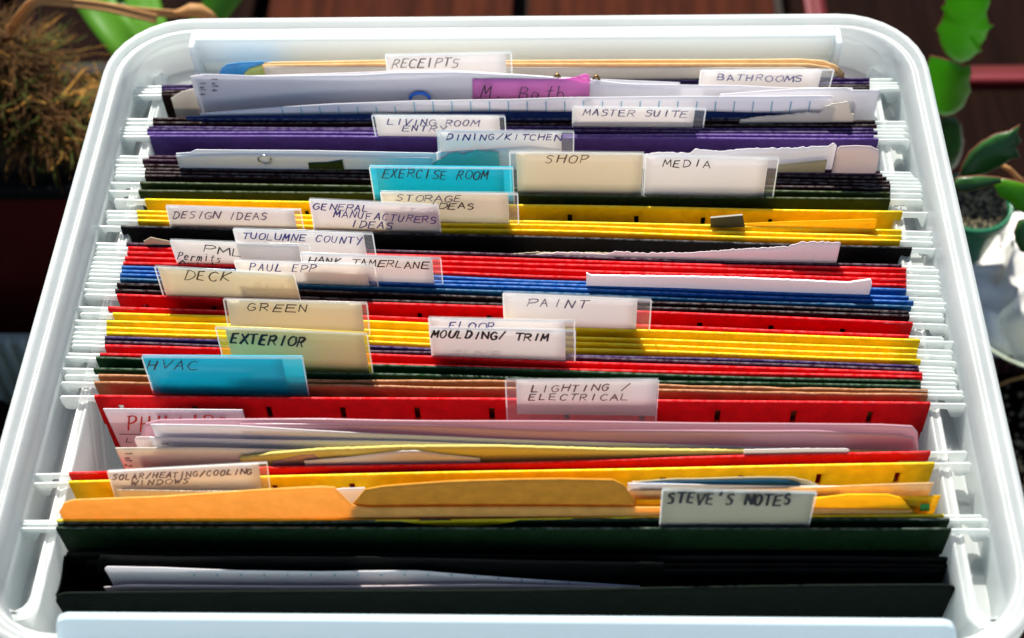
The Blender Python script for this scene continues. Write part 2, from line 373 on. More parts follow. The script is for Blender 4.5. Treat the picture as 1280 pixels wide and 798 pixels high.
# ================================================================== lettering
G = {
'A': [[(0,0),(2,6),(4,0)],[(.8,2.2),(3.3,2.4)]], 'B': [[(0,0),(.2,6)],[(.2,6),(2.8,5.6),(3.2,4.4),(2.4,3.3),(.2,3.1)],[(.2,3.1),(3.2,2.8),(3.8,1.5),(2.8,.2),(0,0)]],
'C': [[(3.8,5),(2.4,6),(.8,5.2),(0,3),(.6,.9),(2.2,0),(3.9,.8)]], 'D': [[(.3,6),(.2,0)],[(-.3,6),(2.2,5.8),(3.8,4.2),(3.8,2),(2.2,.2),(-.2,0)]],
'E': [[(3.6,6),(.3,5.8),(0,.1),(3.8,0)],[(.2,3.1),(3,3.2)]], 'F': [[(3.8,6),(.2,5.8),(0,0)],[(.1,3.2),(2.8,3.2)]],
'G': [[(3.7,5.2),(2.2,6),(.6,5),(0,3),(.7,.7),(2.4,0),(3.8,1.2),(3.9,2.8),(2.2,2.8)]], 'H': [[(0,6),(0,0)],[(3.8,6),(3.7,0)],[(0,3),(3.8,3.2)]],
'I': [[(2,6),(1.8,0)]], 'J': [[(3,6),(3,1),(1.6,0),(.3,1)]], 'K': [[(.2,6),(0,0)],[(3.6,6),(.3,2.8),(3.9,0)]], 'L': [[(.3,6),(0,.2),(3.4,0)]],
'M': [[(-.2,0),(.4,6),(2,2),(3.9,6),(4.4,0)]], 'N': [[(0,0),(.2,6),(3.6,.2),(3.9,6)]],
'O': [[(2,6),(.5,5),(0,3),(.6,.8),(2,0),(3.5,.9),(4,3),(3.4,5.2),(1.8,6)]], 'P': [[(.2,0),(.3,6)],[(-.2,5.7),(2.6,6),(3.8,4.8),(2.8,3.2),(.3,2.8)]],
'Q': [[(2,6),(0,3),(2,0),(4,3),(2,6)],[(2.6,1.5),(4.2,-.5)]], 'R': [[(0,0),(.3,6)],[(-.1,5.8),(2.8,6),(3.6,4.6),(2.6,3.2),(.3,2.9)],[(1.6,3),(4,0)]],
'S': [[(3.6,5.3),(2.2,6),(.5,5.2),(.8,3.8),(3,2.8),(3.4,1.2),(2,0),(0,.6)]], 'T': [[(-.2,5.8),(4.2,6)],[(2,5.9),(1.8,0)]],
'U': [[(0,6),(.1,1.6),(1.6,0),(3.2,.9),(3.8,6)]], 'V': [[(0,6),(1.8,0),(4,6)]], 'W': [[(0,6),(1,0),(2.1,4),(3.2,0),(4.3,6)]],
'X': [[(0,6),(4,0)],[(3.8,6),(0,0)]], 'Y': [[(0,6),(2,3)],[(4,6),(1.4,-1)]], 'Z': [[(0,6),(3.8,6),(0,0),(4,0)]],
'/': [[(3.6,6.4),(.2,-.3)]], "'": [[(2,6.5),(1.6,4.6)]], '.': [[(1.8,.3),(2.1,0)]], ' ': [],
'1': [[(1.6,5),(2.2,6),(2.1,0)]], '2': [[(.3,4.8),(1.6,6),(3.4,5),(2.8,3),(0,0),(3.8,0)]], '4': [[(3,0),(3,6),(0,2),(4,2)]],
'a': [[(3,3.4),(1.2,4),(.3,2),(1.2,.1),(2.8,1),(3,3.6),(3.3,0)]], 't': [[(1.8,6),(1.7,.6),(3,.1)],[(.3,4),(3.4,4.1)]],
'h': [[(.3,6.4),(.3,0)],[(.3,2.6),(1.8,4),(3.2,2.8),(3.2,0)]], 'e': [[(.4,2.2),(3.4,2.4),(2.6,4),(.9,3.6),(.3,1.8),(1.4,.1),(3.3,.7)]],
'r': [[(.5,4),(.6,0)],[(.6,2.6),(1.8,4),(3.2,3.6)]], 'm': [[(0,4),(0,0)],[(0,3),(1,4),(1.9,3),(1.9,0)],[(1.9,3),(3,4),(3.9,3),(3.9,0)]],
'i': [[(2,4),(2,0)],[(1.9,5.6),(2.1,5.3)]], 's': [[(3,3.6),(1.4,4),(.7,3),(2.8,1.4),(2,.1),(.4,.6)]], 'o': [[(2,4),(.5,2),(2,0),(3.5,2),(2,4)]],
'f': [[(3.2,5.6),(2.2,6.2),(1.6,5),(1.6,0)],[(.5,3.9),(2.9,4)]], 'u': [[(.4,4),(.5,.8),(1.8,0),(3.1,1.2),(3.2,4)]], 'c': [[(3.2,3.4),(1.6,4),(.4,2),(1.6,0),(3.2,.6)]],
'k': [[(.4,6),(.4,0)],[(3,4),(.5,1.8),(3.2,0)]], 'g': [[(3,3.6),(1.4,4),(.4,2.4),(1.6,.8),(3,2),(3,-1),(1.4,-1.6)]],
}
def smooth_stroke(st):
    if len(st) < 4: return st
    out = [st[0]]
    for i in range(len(st)-1):
        p0 = st[max(i-1, 0)]; p1 = st[i]; p2 = st[i+1]; p3 = st[min(i+2, len(st)-1)]
        for t in (.33, .66, 1):
            out.append(tuple(.5*((2*p1[k]) + (-p0[k]+p2[k])*t + (2*p0[k]-5*p1[k]+4*p2[k]-p3[k])*t*t + (-p0[k]+3*p1[k]-3*p2[k]+p3[k])*t**3) for k in (0, 1)))
    return out
ROUND = set('BCDGOPQRSUJaehmsofucgt2')
def lettering(txt, x0, y0, x1, y1, h, P, N, ink, parent, wid=.00050, slant=.25, up=None):
    """flat pen strokes on the plane (P, N): picture box from (x0,y0) top left to (x1,y1) top right, height h px;
       up=None writes left to right, otherwise rotated (reads upwards or downwards)"""
    nn = len(txt); b = MB(); rr = random.Random(sum(ord(c) for c in txt) + int(x0))
    def place(u, v):     # u along text 0..1, v 0..1 height
        if up is None: px = x0+(x1-x0)*u + slant*h*v; py = y0+(y1-y0)*u + h*(1-v)
        else: px = x0 + h*(v) ; py = y0 + (y1-y0)*u
        return hp(px, py, P, N)
    adv = 1.0/(nn-.25)
    for i, ch in enumerate(txt):
        js, jy, jr = 1+rr.uniform(-.18, .14), rr.uniform(-.09, .09), rr.uniform(-.09, .10)
        for st in G.get(ch, []):
            if ch in ROUND: st = smooth_stroke(st)
            pts = []
            for gx, gy in st:
                gx += rr.uniform(-.2, .2) + jr*gy; gy += rr.uniform(-.25, .25)
                pts.append(place((i + gx/4*.72*js)*adv, gy/6 + jy))
            pts = [p + N*.00008 for p in pts]
            lw = wid*rr.uniform(.75, 1.2)
            if ch not in ROUND:
                for k in range(len(pts)-1):
                    t = (pts[k+1]-pts[k]).normalized(); s = t.cross(N).normalized()*lw/2; e_ = t*lw*.3; up_ = N*(3e-6*(len(b.v)//4 % 7))
                    b.grid([[pts[k]-e_-s+up_, pts[k]-e_+s+up_], [pts[k+1]+e_-s+up_, pts[k+1]+e_+s+up_]])
                continue
            L_, R_ = [], []
            for k, p in enumerate(pts):
                t = (pts[min(k+1, len(pts)-1)] - pts[max(k-1, 0)])
                if t.length < 1e-7: t = Vector((1, 0, 0))
                s = t.normalized().cross(N).normalized()*lw/2*(.72 if k in (0, len(pts)-1) else 1)
                if k == 0: p = p - t.normalized()*lw*.3
                L_.append(p+s); R_.append(p-s)
            b.grid([L_, R_])
    if not b.v: return
    return b.build('lettering', ink, parent, smooth=False)

# ================================================================== index tabs (parts of their folder)
def tab(key, x0, y0, x1, y1, card='card', plastic='clear', ext=(0, 12), texts=(), zt=.016, drop=.003, fwd=.0012, cardfrac=1., cdrop=None, zbase=-.001, curl=0.):
    """card top corners (x0,y0)-(x1,y1) in the picture; ext = how far (px) the clear plastic runs past the card left/right"""
    g = ROWS[key[:-1]]
    T0, T1 = hz(x0, y0, zt), hz(x1, y1, zt)
    B0 = hz(x0, row_y(key, x0), 0); B1 = hz(x1, row_y(key, x1), 0)
    d = (T1-T0).normalized()
    # card base under its top corners
    l = ROWS[key]; q0, q1 = hz(l[0], l[1]), hz(l[2], l[3]); dd = (q1-q0).normalized()
    def on_row(T):
        t = (T-q0).dot(dd); return q0 + dd*t
    fv = Vector((0, -fwd, 0))
    B0 = on_row(T0) + fv + Vector((0, 0, zbase)); B1 = on_row(T1) + fv + Vector((0, 0, zbase))
    N = (B1-B0).cross((T0+T1)/2-(B0+B1)/2).normalized()
    if N.y > 0: N = -N
    T0, T1 = hp(x0, y0, B0, N), hp(x1, y1, B0, N)
    up0, up1 = T0-B0, T1-B1
    mmpx = (T1-T0).length/(x1-x0)
    cx0, cx1 = -ext[0]*mmpx, ext[1]*mmpx
    def pt(s, v, off=0.):          # s along in metres from T0/B0, v 0 base .. 1 top
        Lw = (T1-T0).length; u = s/Lw
        base = B0.lerp(B1, u); top = T0.lerp(T1, u)
        bow = curl*math.sin(math.pi*min(1, max(0, u)))*v
        return base.lerp(top, v) + N*(off+bow)
    Lw = (T1-T0).length
    H = up0.length
    vd = -drop/H
    # plastic holder: a folded clear sleeve, front sheet, rounded top, back sheet
    b = MB(); xs = [cx0 + (Lw+cx1-cx0)*i/10 for i in range(11)]
    rows = []
    for v, off in [(vd, .00055), (.3, .00055), (.75, .00055), (1.0, .0005), (1.035, .0001), (1.035, -.0003), (1.0, -.0006), (.5, -.0006), (vd, -.0006)]:
        rows.append([pt(s, v, off) for s in xs])
    b.grid(rows)
    t = b.build('index_tab', plastic, g)
    # side seams catch the light
    b = MB()
    for s in (cx0, Lw+cx1):
        b.grid([[pt(s-.00025, vd, .00062), pt(s-.00025, 1.02, .00062)], [pt(s+.00025, vd, .00062), pt(s+.00025, 1.02, .00062)]])
    b.grid([[pt(cx0, .985, .00064), pt(Lw+cx1, .985, .00064)], [pt(cx0, 1.035, .0003), pt(Lw+cx1, 1.035, .0003)]])
    b.build('tab_edge', 'clear_edge', t)
    cv = vd if cdrop is None else cdrop
    b = MB(); xs = [Lw*i/10 for i in range(11)]
    b.grid([[pt(s, v, 0) for s in xs] for v in (cv, .25, .5, .75, 1.0*cardfrac)])
    b.build('label_card', card, t, solid=.0002)
    P = (B0+B1)/2 + N*.0014
    for tx in texts:
        s, a, bb, c, dd2, h, ink = tx[:7]; kw = tx[7] if len(tx) > 7 else {}
        lettering(s, a, bb, c, dd2, h, P, N, ink, t, **kw)
    lean = (T0.y-B0.y)*1000
    print('tab %s lean %.1f mm, w %.1f' % (key, lean, Lw*1000))
    return t
mat('clear_edge', (.9, .95, .95), .15, spec=.8, transl=.3, transp=.35)
K, B_, BR, GY = 'ink_black', 'ink_blue', 'ink_brown', 'ink_grey'
tab('A1f', 482, 69, 632, 66, 'card', ext=(0, 7), zt=.019, texts=[('RECEIPTS', 490, 73.5, 572, 73, 11, K)])
tab('A2f', 876, 88, 1028, 87, 'card', ext=(0, 14), zt=.0135, drop=.0055, texts=[('BATHROOMS', 896, 93, 1002, 95, 7.5, B_)])
tab('B1f', 717, 133.5, 869, 135.5, 'card', ext=(1, 13), zt=.013, texts=[('MASTER SUITE', 729, 137, 858, 139, 7.5, B_)])
tab('B3b', 468, 144, 624, 145, 'card', ext=(3, 7), zt=.0135, texts=[('LIVING ROOM', 484, 149, 596, 150.5, 7.5, B_), ('ENTRY', 503, 157, 556, 158, 7, B_)])
tab('C1f', 548, 164, 702, 165, 'card', ext=(1, 15), zt=.0165, texts=[('DINING/KITCHEN', 558, 168, 701, 168.5, 7, B_)])
tab('C4b', 645, 190.5, 804, 192, 'card_warm', ext=(8, 1), zt=.0205, texts=[('SHOP', 681, 194, 735, 195, 9.5, BR)])
tab('C4b', 807, 195, 961, 198, 'card', ext=(0, 12), zt=.0185, texts=[('MEDIA', 829, 199.5, 888, 201, 8.5, K)])
tab('C4f', 469, 208.5, 629, 210, 'card_cyan', 'clear_cyan', ext=(7, 12), zt=.0165, texts=[('EXERCISE ROOM', 478, 211.5, 609, 214.5, 10.5, K)])
tab('D1f', 476, 240, 635, 242, 'card_warm', ext=(0, 12), zt=.0160, texts=[('STORAGE', 495, 243, 576, 245, 7.5, GY), ('IDEAS', 536, 253.5, 593, 254.5, 7, K)])
tab('D2f', 387, 249, 547, 256.5, 'card', ext=(0, 1), zt=.0145, texts=[('GENERAL', 391, 254, 461, 257.5, 7.5, B_), ('MANUFACTURERS', 417, 263.5, 545, 271.5, 8, B_), ('IDEAS', 438, 275.5, 490, 278.5, 8, B_)])
tab('D2f', 208, 257, 367, 262, 'card', ext=(0, 9), zt=.0085, drop=.006, texts=[('DESIGN IDEAS', 216, 264.5, 333, 266, 8.5, GY)])
tab('F1f', 292, 286, 454, 291.5, 'card', ext=(0, 12), zt=.0160, texts=[('TUOLUMNE COUNTY', 303, 290.5, 452, 297, 8, B_)])
tab('F2b', 213, 300, 372, 306, 'card', ext=(0, 15), zt=.0125, texts=[('PML', 254, 306.5, 304, 312, 8.5, K), ('Permits', 222, 315.5, 276, 319.5, 8.5, K), ('Quick', 224, 325.5, 270, 329, 7, K)])
tab('F3f', 377, 316.5, 540, 322.5, 'card', ext=(1, 11), zt=.0130, texts=[('HANK TAMERLANE', 385, 321, 535, 328.5, 8, K)])
tab('F4b', 293, 325.5, 456, 331, 'card', ext=(0, 12), zt=.0135, texts=[('PAUL EPP', 312, 329, 394, 331.5, 9, B_)])
tab('F5f', 197, 333.5, 367, 343.5, 'card_warm', ext=(3, 1), zt=.0145, texts=[('DECK', 231, 338.5, 286, 341, 11, K)])
tab('G1f', 629, 366.5, 797, 374, 'card', ext=(0, 17), zt=.0165, texts=[('PAINT', 659, 373, 734, 376, 9.5, GY)])
tab('G2f', 283, 374, 452, 379, 'card_warm', ext=(3, 7), zt=.0125, texts=[('GREEN', 309, 379, 385, 381.5, 9, K)])
tab('G3b', 536, 397, 706, 401, 'card', ext=(0, 12), zt=.0120, texts=[('FLOOR', 561, 402.5, 618, 404, 9, B_)])
tab('G4f', 537, 409.5, 707, 413, 'card', ext=(0, 12), zt=.0145, texts=[('MOULDING/ TRIM', 539, 412.5, 684, 417.5, 9, K, dict(wid=.00080))])
tab('G6b', 281, 409.5, 454, 417, 'card_green', 'clear_yellow', ext=(11, 5), zt=.0185, texts=[('EXTERIOR', 288, 417, 380, 421, 12, K, dict(wid=.00088))])
tab('G7f', 180, 445.5, 352, 446.5, 'card_cyan', 'clear_cyan', ext=(2, 26), zt=.0155, texts=[('HVAC', 184, 450, 247, 451, 11, K)])
tab('H1b', 645, 475, 822, 474.5, 'card', ext=(13, 1), zt=.0115, drop=.0125, cdrop=-.45, texts=[('LIGHTING /', 664, 482, 786, 479.5, 8, BR), ('ELECTRICAL', 661, 493, 785, 492.5, 7.5, BR)])
tab('H2b', 135, 588.5, 323, 578.5, 'card', ext=(0, 11), zt=.0060, drop=.0075, cdrop=-.9, texts=[('SOLAR/HEATING/COOLING', 140, 593.5, 315, 586, 6.5, GY), ('WINDOWS', 163, 601, 236, 598, 6, GY)])
tab('H3b', 828, 611.5, 1019, 615, 'card_beige', 'clear', ext=(0, 1), zt=.0180, texts=[("STEVE'S NOTES", 834, 616, 988, 618.5, 13, K, dict(wid=.00095))])

# ================================================================== loose papers
def sheet(name, label, cat, line, top, m, zb=-.09, torn=0., bow=0., thick=.00025, group=None, parent=None, wave=.0006, nx=40, seed=1, z0=0., smooth_top=False):
    """upright sheet standing over the picture line (yL at x=100, yR at x=1160, height z0); its top edge follows the picture points"""
    a, c = hz(XL, line[0], z0), hz(XR, line[1], z0); dd = (c-a).normalized(); N = Vector((dd.y, -dd.x, 0))
    if N.y > 0: N = -N
    x0, x1 = top[0][0], top[-1][0]; rr = random.Random(seed)
    if torn: nx = max(nx, int((x1-x0)/2.2))
    pts = []
    for i in range(nx+1):
        x = x0 + (x1-x0)*i/nx
        pts.append(x)
    for t in top[1:-1]: pts.append(t[0])
    pts = sorted(set(pts)); T = []
    for x in pts:
        for k in range(len(top)-1):
            if top[k][0] <= x <= top[k+1][0] + 1e-6:
                u = (x-top[k][0])/max(1e-6, top[k+1][0]-top[k][0])
                if smooth_top: u = u*u*(3-2*u)
                y = top[k][1] + (top[k+1][1]-top[k][1])*u; break
        if torn: y += torn*(noise.noise(Vector((x*.16, seed, 0)))*1.3 + rr.uniform(-.35, .35))
        T.append(hp(x, y, a, N))
    rows = []
    for v in [0, .03, .08, .15, .25, .4, .6, 1.]:
        row = []
        for i, t in enumerate(T):
            z = t.z + (zb-t.z)*v; u = i/(len(T)-1)
            e = math.sin(math.pi*u)
            disp = N*(bow*e*(1-v)**1.5 + wave*noise.noise(Vector((t.x*14, seed*2.3, z*25))))
            row.append(Vector((t.x, t.y, z)) + disp)
        rows.append(row)
    b = MB(); b.grid(rows)
    o = b.build(name, m, parent, solid=thick)
    if label: tag(o, label, cat, group)
    o['_n'] = 0; del o['_n']
    return o, a, N
def on_line(line, z0=0.):
    a, c = hz(XL, line[0], z0), hz(XR, line[1], z0); dd = (c-a).normalized(); N = Vector((dd.y, -dd.x, 0))
    return a, (N if N.y < 0 else -N)

# behind everything: magazines and rounded cream folder
sheet('booklet', 'booklet with a blue rounded cover corner, behind the RECEIPTS tab', 'booklet', (97, 88), [(274, 92), (277, 85), (284, 80), (300, 77.5), (330, 76.5), (345, 78)], 'cover_blue', seed=2)
sheet('booklet', 'booklet with a yellow-green cover corner beside the blue one', 'booklet', (99, 90), [(305, 92), (312, 86), (325, 82), (345, 80), (372, 79.5)], 'cover_green', seed=3)
sheet('file_folder', 'cream file folder with a rounded right corner against the back wall', 'folder', (98, 89), [(330, 78.5), (480, 76), (700, 76), (900, 75), (1000, 74), (1028, 76), (1045, 82), (1056, 92)], 'manila_pale', seed=4, thick=.0006)
sheet('file_folder', 'thin cream file folder in front of the cream one with the rounded corner', 'folder', (101, 92.5), [(328, 81), (480, 79.5), (900, 79.5), (1010, 80), (1036, 84), (1050, 95)], 'manila_pale', seed=5, thick=.0005)
sheet('paper_sheet', 'pale sheet of paper behind the BATHROOMS tab', 'paper', (103, 94.5), [(330, 84), (600, 84), (1000, 84), (1030, 87), (1045, 95)], 'paper_warm', seed=6)
# stapled pages
o, a, N = sheet('stapled_pages', 'curling white stapled pages printed 1 of 4, behind the pink note', 'papers', (131, 128),
      [(238, 95), (255, 92.5), (330, 95), (440, 93), (500, 90.5), (560, 91), (640, 95), (720, 99), (800, 105), (900, 107), (990, 111), (1066, 111), (1068, 118)], 'paper', seed=7, wave=.0012, smooth_top=True)
for xx, yy in [(250, 103), (265, 98)]:
    lettering('1 of 4', xx, yy, xx, yy+16, 7, a+N*.0022, N, 'ink_black', o, wid=.00042, up=1)
sheet('paper_sheet', 'second white page behind the stapled ones, its edge just above them', 'paper', (129, 125.5), [(244, 93.5), (300, 95), (440, 92), (560, 89.5), (700, 97), (850, 104)], 'paper', seed=8, wave=.0012)
sheet('paper_sheet', 'crumpled white page corner at the far left, under the stapled pages', 'paper', (126, 122), [(214, 123), (222, 117), (232, 113), (246, 110)], 'paper_warm', seed=9, torn=1.)
sheet('envelope', 'white envelope end beside the right rail at the back', 'envelope', (140, 134), [(900, 118), (1000, 111), (1058, 110), (1064, 113), (1100, 113)], 'paper', seed=10)
# graph paper
L_ = (147, 146)
o, a, N = sheet('graph_paper', 'white graph paper with blue vertical lines under the pink note', 'paper', L_,
      [(250, 142), (340, 135), (420, 130), (520, 126.5), (640, 124.5), (700, 122), (840, 120.5), (960, 121), (1040, 120), (1042, 124)], 'paper', seed=11, wave=.0004)
b = MB()
for i in range(30):
    x = 352 + i*23.6
    if x > 1035: break
    p = hp(x, 127 if x > 500 else 134, a+N*.0007, N); p.z = min(p.z, .011)
    b.grid([[p+Vector((-.00022, 0, -.0)), p+Vector((-.00022, 0, -.02))], [p+Vector((.00022, 0, 0)), p+Vector((.00022, 0, -.02))]])
b.build('ruled_lines', 'ink_line', o, smooth=False)
sheet('file_folder', 'navy blue folder edge behind the MASTER SUITE tab', 'folder', (150, 149), [(232, 146), (600, 140), (860, 139), (1000, 143), (1040, 146)], 'navy', seed=12)
sheet('torn_paper', 'torn beige paper at the back right in front of the graph paper', 'paper', (152, 151.5), [(925, 150), (950, 146), (990, 143), (1008, 140), (1024, 142), (1032, 133), (1048, 128), (1060, 127), (1062, 131), (1064, 142), (1068, 142.5)], 'paper_warm', seed=13, torn=1.2)
# pink note
a, N = on_line((127, 127)); 
pn = empty('sticky_note', hp(660, 125, a, N), 'pink sticky note with handwriting and a folded right corner', 'note')
b = MB(); rows = []
for v in (0, .35, .7, 1.):
    row = []
    for i in range(15):
        u = i/14; x = 590.5 + 149*u
        yt = 99 - 5*max(0, (u-.75))/.25; yb = 124.5 - 1.5*u
        if i == 14: x = 737
        row.append(hp(x, yt+(yb-yt)*v, a+N*(.0012+.0018*max(0, u-.8)*(1-v)*4), N))
    rows.append(row)
b.grid(rows); b.build('note_sheet', 'pink_note', pn, solid=.0002)
b = MB(); q = [hp(x, y, a+N*.0032, N) for x, y in [(720, 96), (733, 92), (739, 101), (728, 101)]]
b.grid([[q[0], q[1]], [q[3], q[2]]]); b.build('folded_corner', 'pink_note', pn, solid=.0002)
lettering('M. Bath.', 601, 106, 722, 111, 15, a+N*.0034, N, 'ink_black', pn, wid=.0005)
# blue paper clip, brass fasteners
b = MB(); c = hp(525, 124, a+N*.003, N)
b.tube([c+Vector((.0034*math.cos(t)*1.2, 0, .0034*math.sin(t))) for t in [math.pi*k/10 for k in range(11)]], .0007, 8)
tag(b.build('paper_clip', 'clip_blue'), 'blue plastic paper clip on the white pages', 'paper clip')
for x, y in [(697, 95), (746, 97)]:
    b = MB(); c = hp(x, y, on_line((126, 126))[0], N); b.tube([c+Vector((-.0016, 0, -.001)), c+Vector((0, 0, .0010)), c+Vector((.0014, 0, -.0016))], .0007, 6)
    tag(b.build('fastener', 'brass'), 'small brass fastener left of the pink note corner' if x < 700 else 'small brass fastener right of the pink note corner', 'fastener')

# papers in the open purple folder
sheet('paper_sheet', 'pale blue white sheet in the purple folder, the rear one at left', 'paper', (207, 214), [(220, 191.5), (238, 190.5), (245, 187), (400, 189), (545, 192)], 'paper_blue', seed=14)
o, a, N = sheet('paper_sheet', 'pale blue white sheet with a coil of wire before it, left of the teal paper', 'paper', (209, 216), [(220, 195), (300, 193), (420, 195), (540, 197)], 'paper_blue', seed=15)
b = MB(); c = hp(331, 200, a+N*.001, N); b.tube([c+Vector((.0026*math.cos(t), 0, .0026*math.sin(t))) for t in [2*math.pi*k/16 for k in range(17)]], .0003, 6)
tag(b.build('wire_ring', 'steel'), 'thin wire ring sticking up beside the white sheets', 'ring')
sheet('torn_paper', 'torn dark olive scrap left of the EXERCISE ROOM tab', 'paper', (211, 218), [(385, 204.5), (410, 203.5), (428, 200.5)], 'olive', seed=16)
sheet('torn_paper', 'torn teal paper scrap below the DINING/KITCHEN tab', 'paper', (207, 214), [(536, 206), (556, 197), (566, 190), (580, 193), (592, 188), (605, 189), (623, 191), (624, 200)], 'paper_teal', seed=17, torn=1.5)
sheet('paper_sheet', 'white page standing behind the SHOP tab', 'paper', (204, 212), [(545, 191), (620, 186), (660, 184), (700, 188)], 'paper', seed=18)
sheet('torn_paper', 'long torn white paper behind the MEDIA tab', 'paper', (203, 213), [(800, 194), (826, 191), (862, 192), (868, 187), (900, 190), (930, 187), (990, 186), (1036, 183), (1042, 180), (1046, 183)], 'paper', seed=19, torn=1.2)
sheet('file_folder', 'khaki folder edge between the torn white paper and the envelope', 'folder', (208, 217), [(973, 206), (990, 204.5), (1034, 200)], 'card_beige', seed=20)
o, a, N = sheet('envelope', 'creased white envelope with rounded top by the right rail', 'envelope', (206, 216), [(1046, 184), (1050, 181), (1070, 180), (1088, 181), (1098, 186), (1099, 196)], 'paper_pink', seed=21, wave=.002)
# yellow folder contents
sheet('paper_sheet', 'slanting yellow sheet inside the rear yellow folder at right', 'paper', (262, 286.5), [(860, 281), (930, 279.5), (1000, 276.5), (1095, 273.5), (1096, 276)], 'orange_yellow', seed=22)
a, N = on_line((261, 285))
b = MB(); q = [hp(x, y, a+N*.001, N) for x, y in [(888, 271), (928, 267.5), (931, 282), (888, 284)]]
b.prism(q, (0, -.0008, 0)); tag(b.build('binder_clip', 'dark_clip', smooth=False), 'dark flat clip on the edge of the yellow folder', 'clip')
# black folder contents
sheet('torn_paper', 'long torn white paper strip in front of the black folder', 'paper', (306, 328), [(655, 319.5), (700, 316), (730, 317), (756, 319), (770, 315), (800, 317), (860, 316), (930, 311), (985, 308), (1000, 303.5), (1020, 302.5), (1051, 304)], 'paper_pink', seed=23, torn=1.2)
sheet('torn_paper', 'torn grey paper behind the long torn strip', 'paper', (302, 323), [(640, 317), (670, 315), (690, 315.5), (757, 316), (764, 318)], 'card_beige', seed=24, torn=.8)
sheet('torn_paper', 'small torn scrap at the left behind the PML tab', 'paper', (303, 328), [(180, 301), (188, 296.5), (198, 298.5), (211, 301)], 'card_beige', seed=25, torn=.8)
# folded strip in the blue folder
sheet('folded_paper', 'long folded white paper resting on the blue folder edges', 'paper', (336.5, 369.5), [(733, 341), (738, 344), (800, 345), (900, 346.5), (1000, 350), (1060, 353), (1072, 351), (1088, 349), (1090, 354)], 'paper', seed=26, thick=.0008, wave=.0003, torn=.4, zb=-.02)

# big red folder contents
def card_flat(name, label, cat, line, quad, m, z0=0.): ...
L_ = (513, 515)
o, a, N = sheet('printed_card', 'white letterhead card with a thin red printed name and a black rule', 'card', L_, [(129, 511), (215, 511.5), (303, 512.5)], 'paper', seed=27, wave=.0002)
lettering('PHILLIPS', 160, 520.5, 284, 521, 18, a+N*.0012, N, 'ink_red', o, wid=.0008, slant=0)
lettering('LIGHTING', 158, 547, 250, 548, 6, a+N*.0012, N, 'ink_black', o, wid=.0003, slant=0)
b = MB(); q = [hp(x, y, a+N*.0012, N) for x, y in [(149, 542.5), (260, 543), (260, 544), (149, 543.5)]]; b.grid([[q[0], q[1]], [q[3], q[2]]]); b.build('printed_rule', 'ink_black', o, smooth=False)
def sheet2(*a, **k): return sheet(*a, **k)
sheet('plastic_sleeve', 'tall purple-pink plastic sleeve with a rounded end, rearmost in the red folder', 'sleeve', (548, 545), [(175, 548), (182, 531), (200, 526.5), (400, 524), (640, 527), (900, 530), (1100, 531), (1140, 533), (1147, 541), (1148, 560)], 'sleeve', seed=28, wave=.0012, thick=.0006)
sheet('plastic_sleeve', 'pink plastic sleeve with curved edge in front of the taller sleeve', 'sleeve', (551, 550), [(300, 530), (500, 531), (700, 537), (1000, 538), (1125, 543), (1142, 548), (1146, 562)], 'sleeve', seed=29, wave=.001, thick=.0006, smooth_top=True)
o, a, N = sheet('paper_sheet', 'bright white page in the red folder, rear of the pair at left', 'paper', (557, 554), [(188, 531), (300, 533), (450, 541), (620, 549), (800, 555), (1000, 560)], 'paper', seed=30, wave=.0006)
o, a, N = sheet('paper_sheet', 'bright white page in the red folder, front of the pair at left', 'paper', (562, 559), [(187, 546.5), (300, 549), (500, 552), (640, 556), (760, 560)], 'paper', seed=31, wave=.0006)
lettering('1', 203, 553, 203, 556, 8, a+N*.0008, N, 'ink_black', o, wid=.0004, up=1)
sheet('rolled_sheet', 'short rolled sheet end left of the bright white pages', 'paper', (559, 559), [(168, 550), (170, 546.5), (190, 546)], 'paper_pink', seed=32)
o, a, N = sheet('paper_sheet', 'pale sheet printed 1 of 2 above the SOLAR tab', 'paper', (573, 560), [(144, 560.5), (250, 560.5), (400, 563)], 'paper_warm', seed=33, wave=.0006)
lettering('1 of 2', 157, 566, 157, 583, 8, a+N*.0016, N, 'ink_black', o, wid=.0005, up=1)
sheet('notepad', 'pale yellow pad edge arching in front of the white pages', 'notepad', (578, 560), [(300, 572), (340, 566), (400, 560.5), (500, 557), (620, 557.5), (760, 561), (1000, 563), (1130, 566)], 'paper_yellow', seed=34, thick=.0010, torn=.4)
sheet('paper_sheet', 'grey-blue glossy sheet arched before the yellow pad', 'paper', (581, 562), [(340, 577), (380, 569), (410, 566.5), (450, 572), (500, 578)], 'sleeve', seed=35, smooth_top=True)
sheet('paper_sheet', 'white sheet peaked before the yellow pad', 'paper', (584, 563), [(380, 576), (440, 571), (500, 564), (520, 563.5), (550, 568), (600, 573)], 'paper', seed=36)
sheet('paper_sheet', 'white paper corner behind the thin red edge at right', 'paper', (585, 562), [(930, 562.5), (1000, 561), (1057, 561), (1062, 563)], 'paper', seed=37, torn=.5)

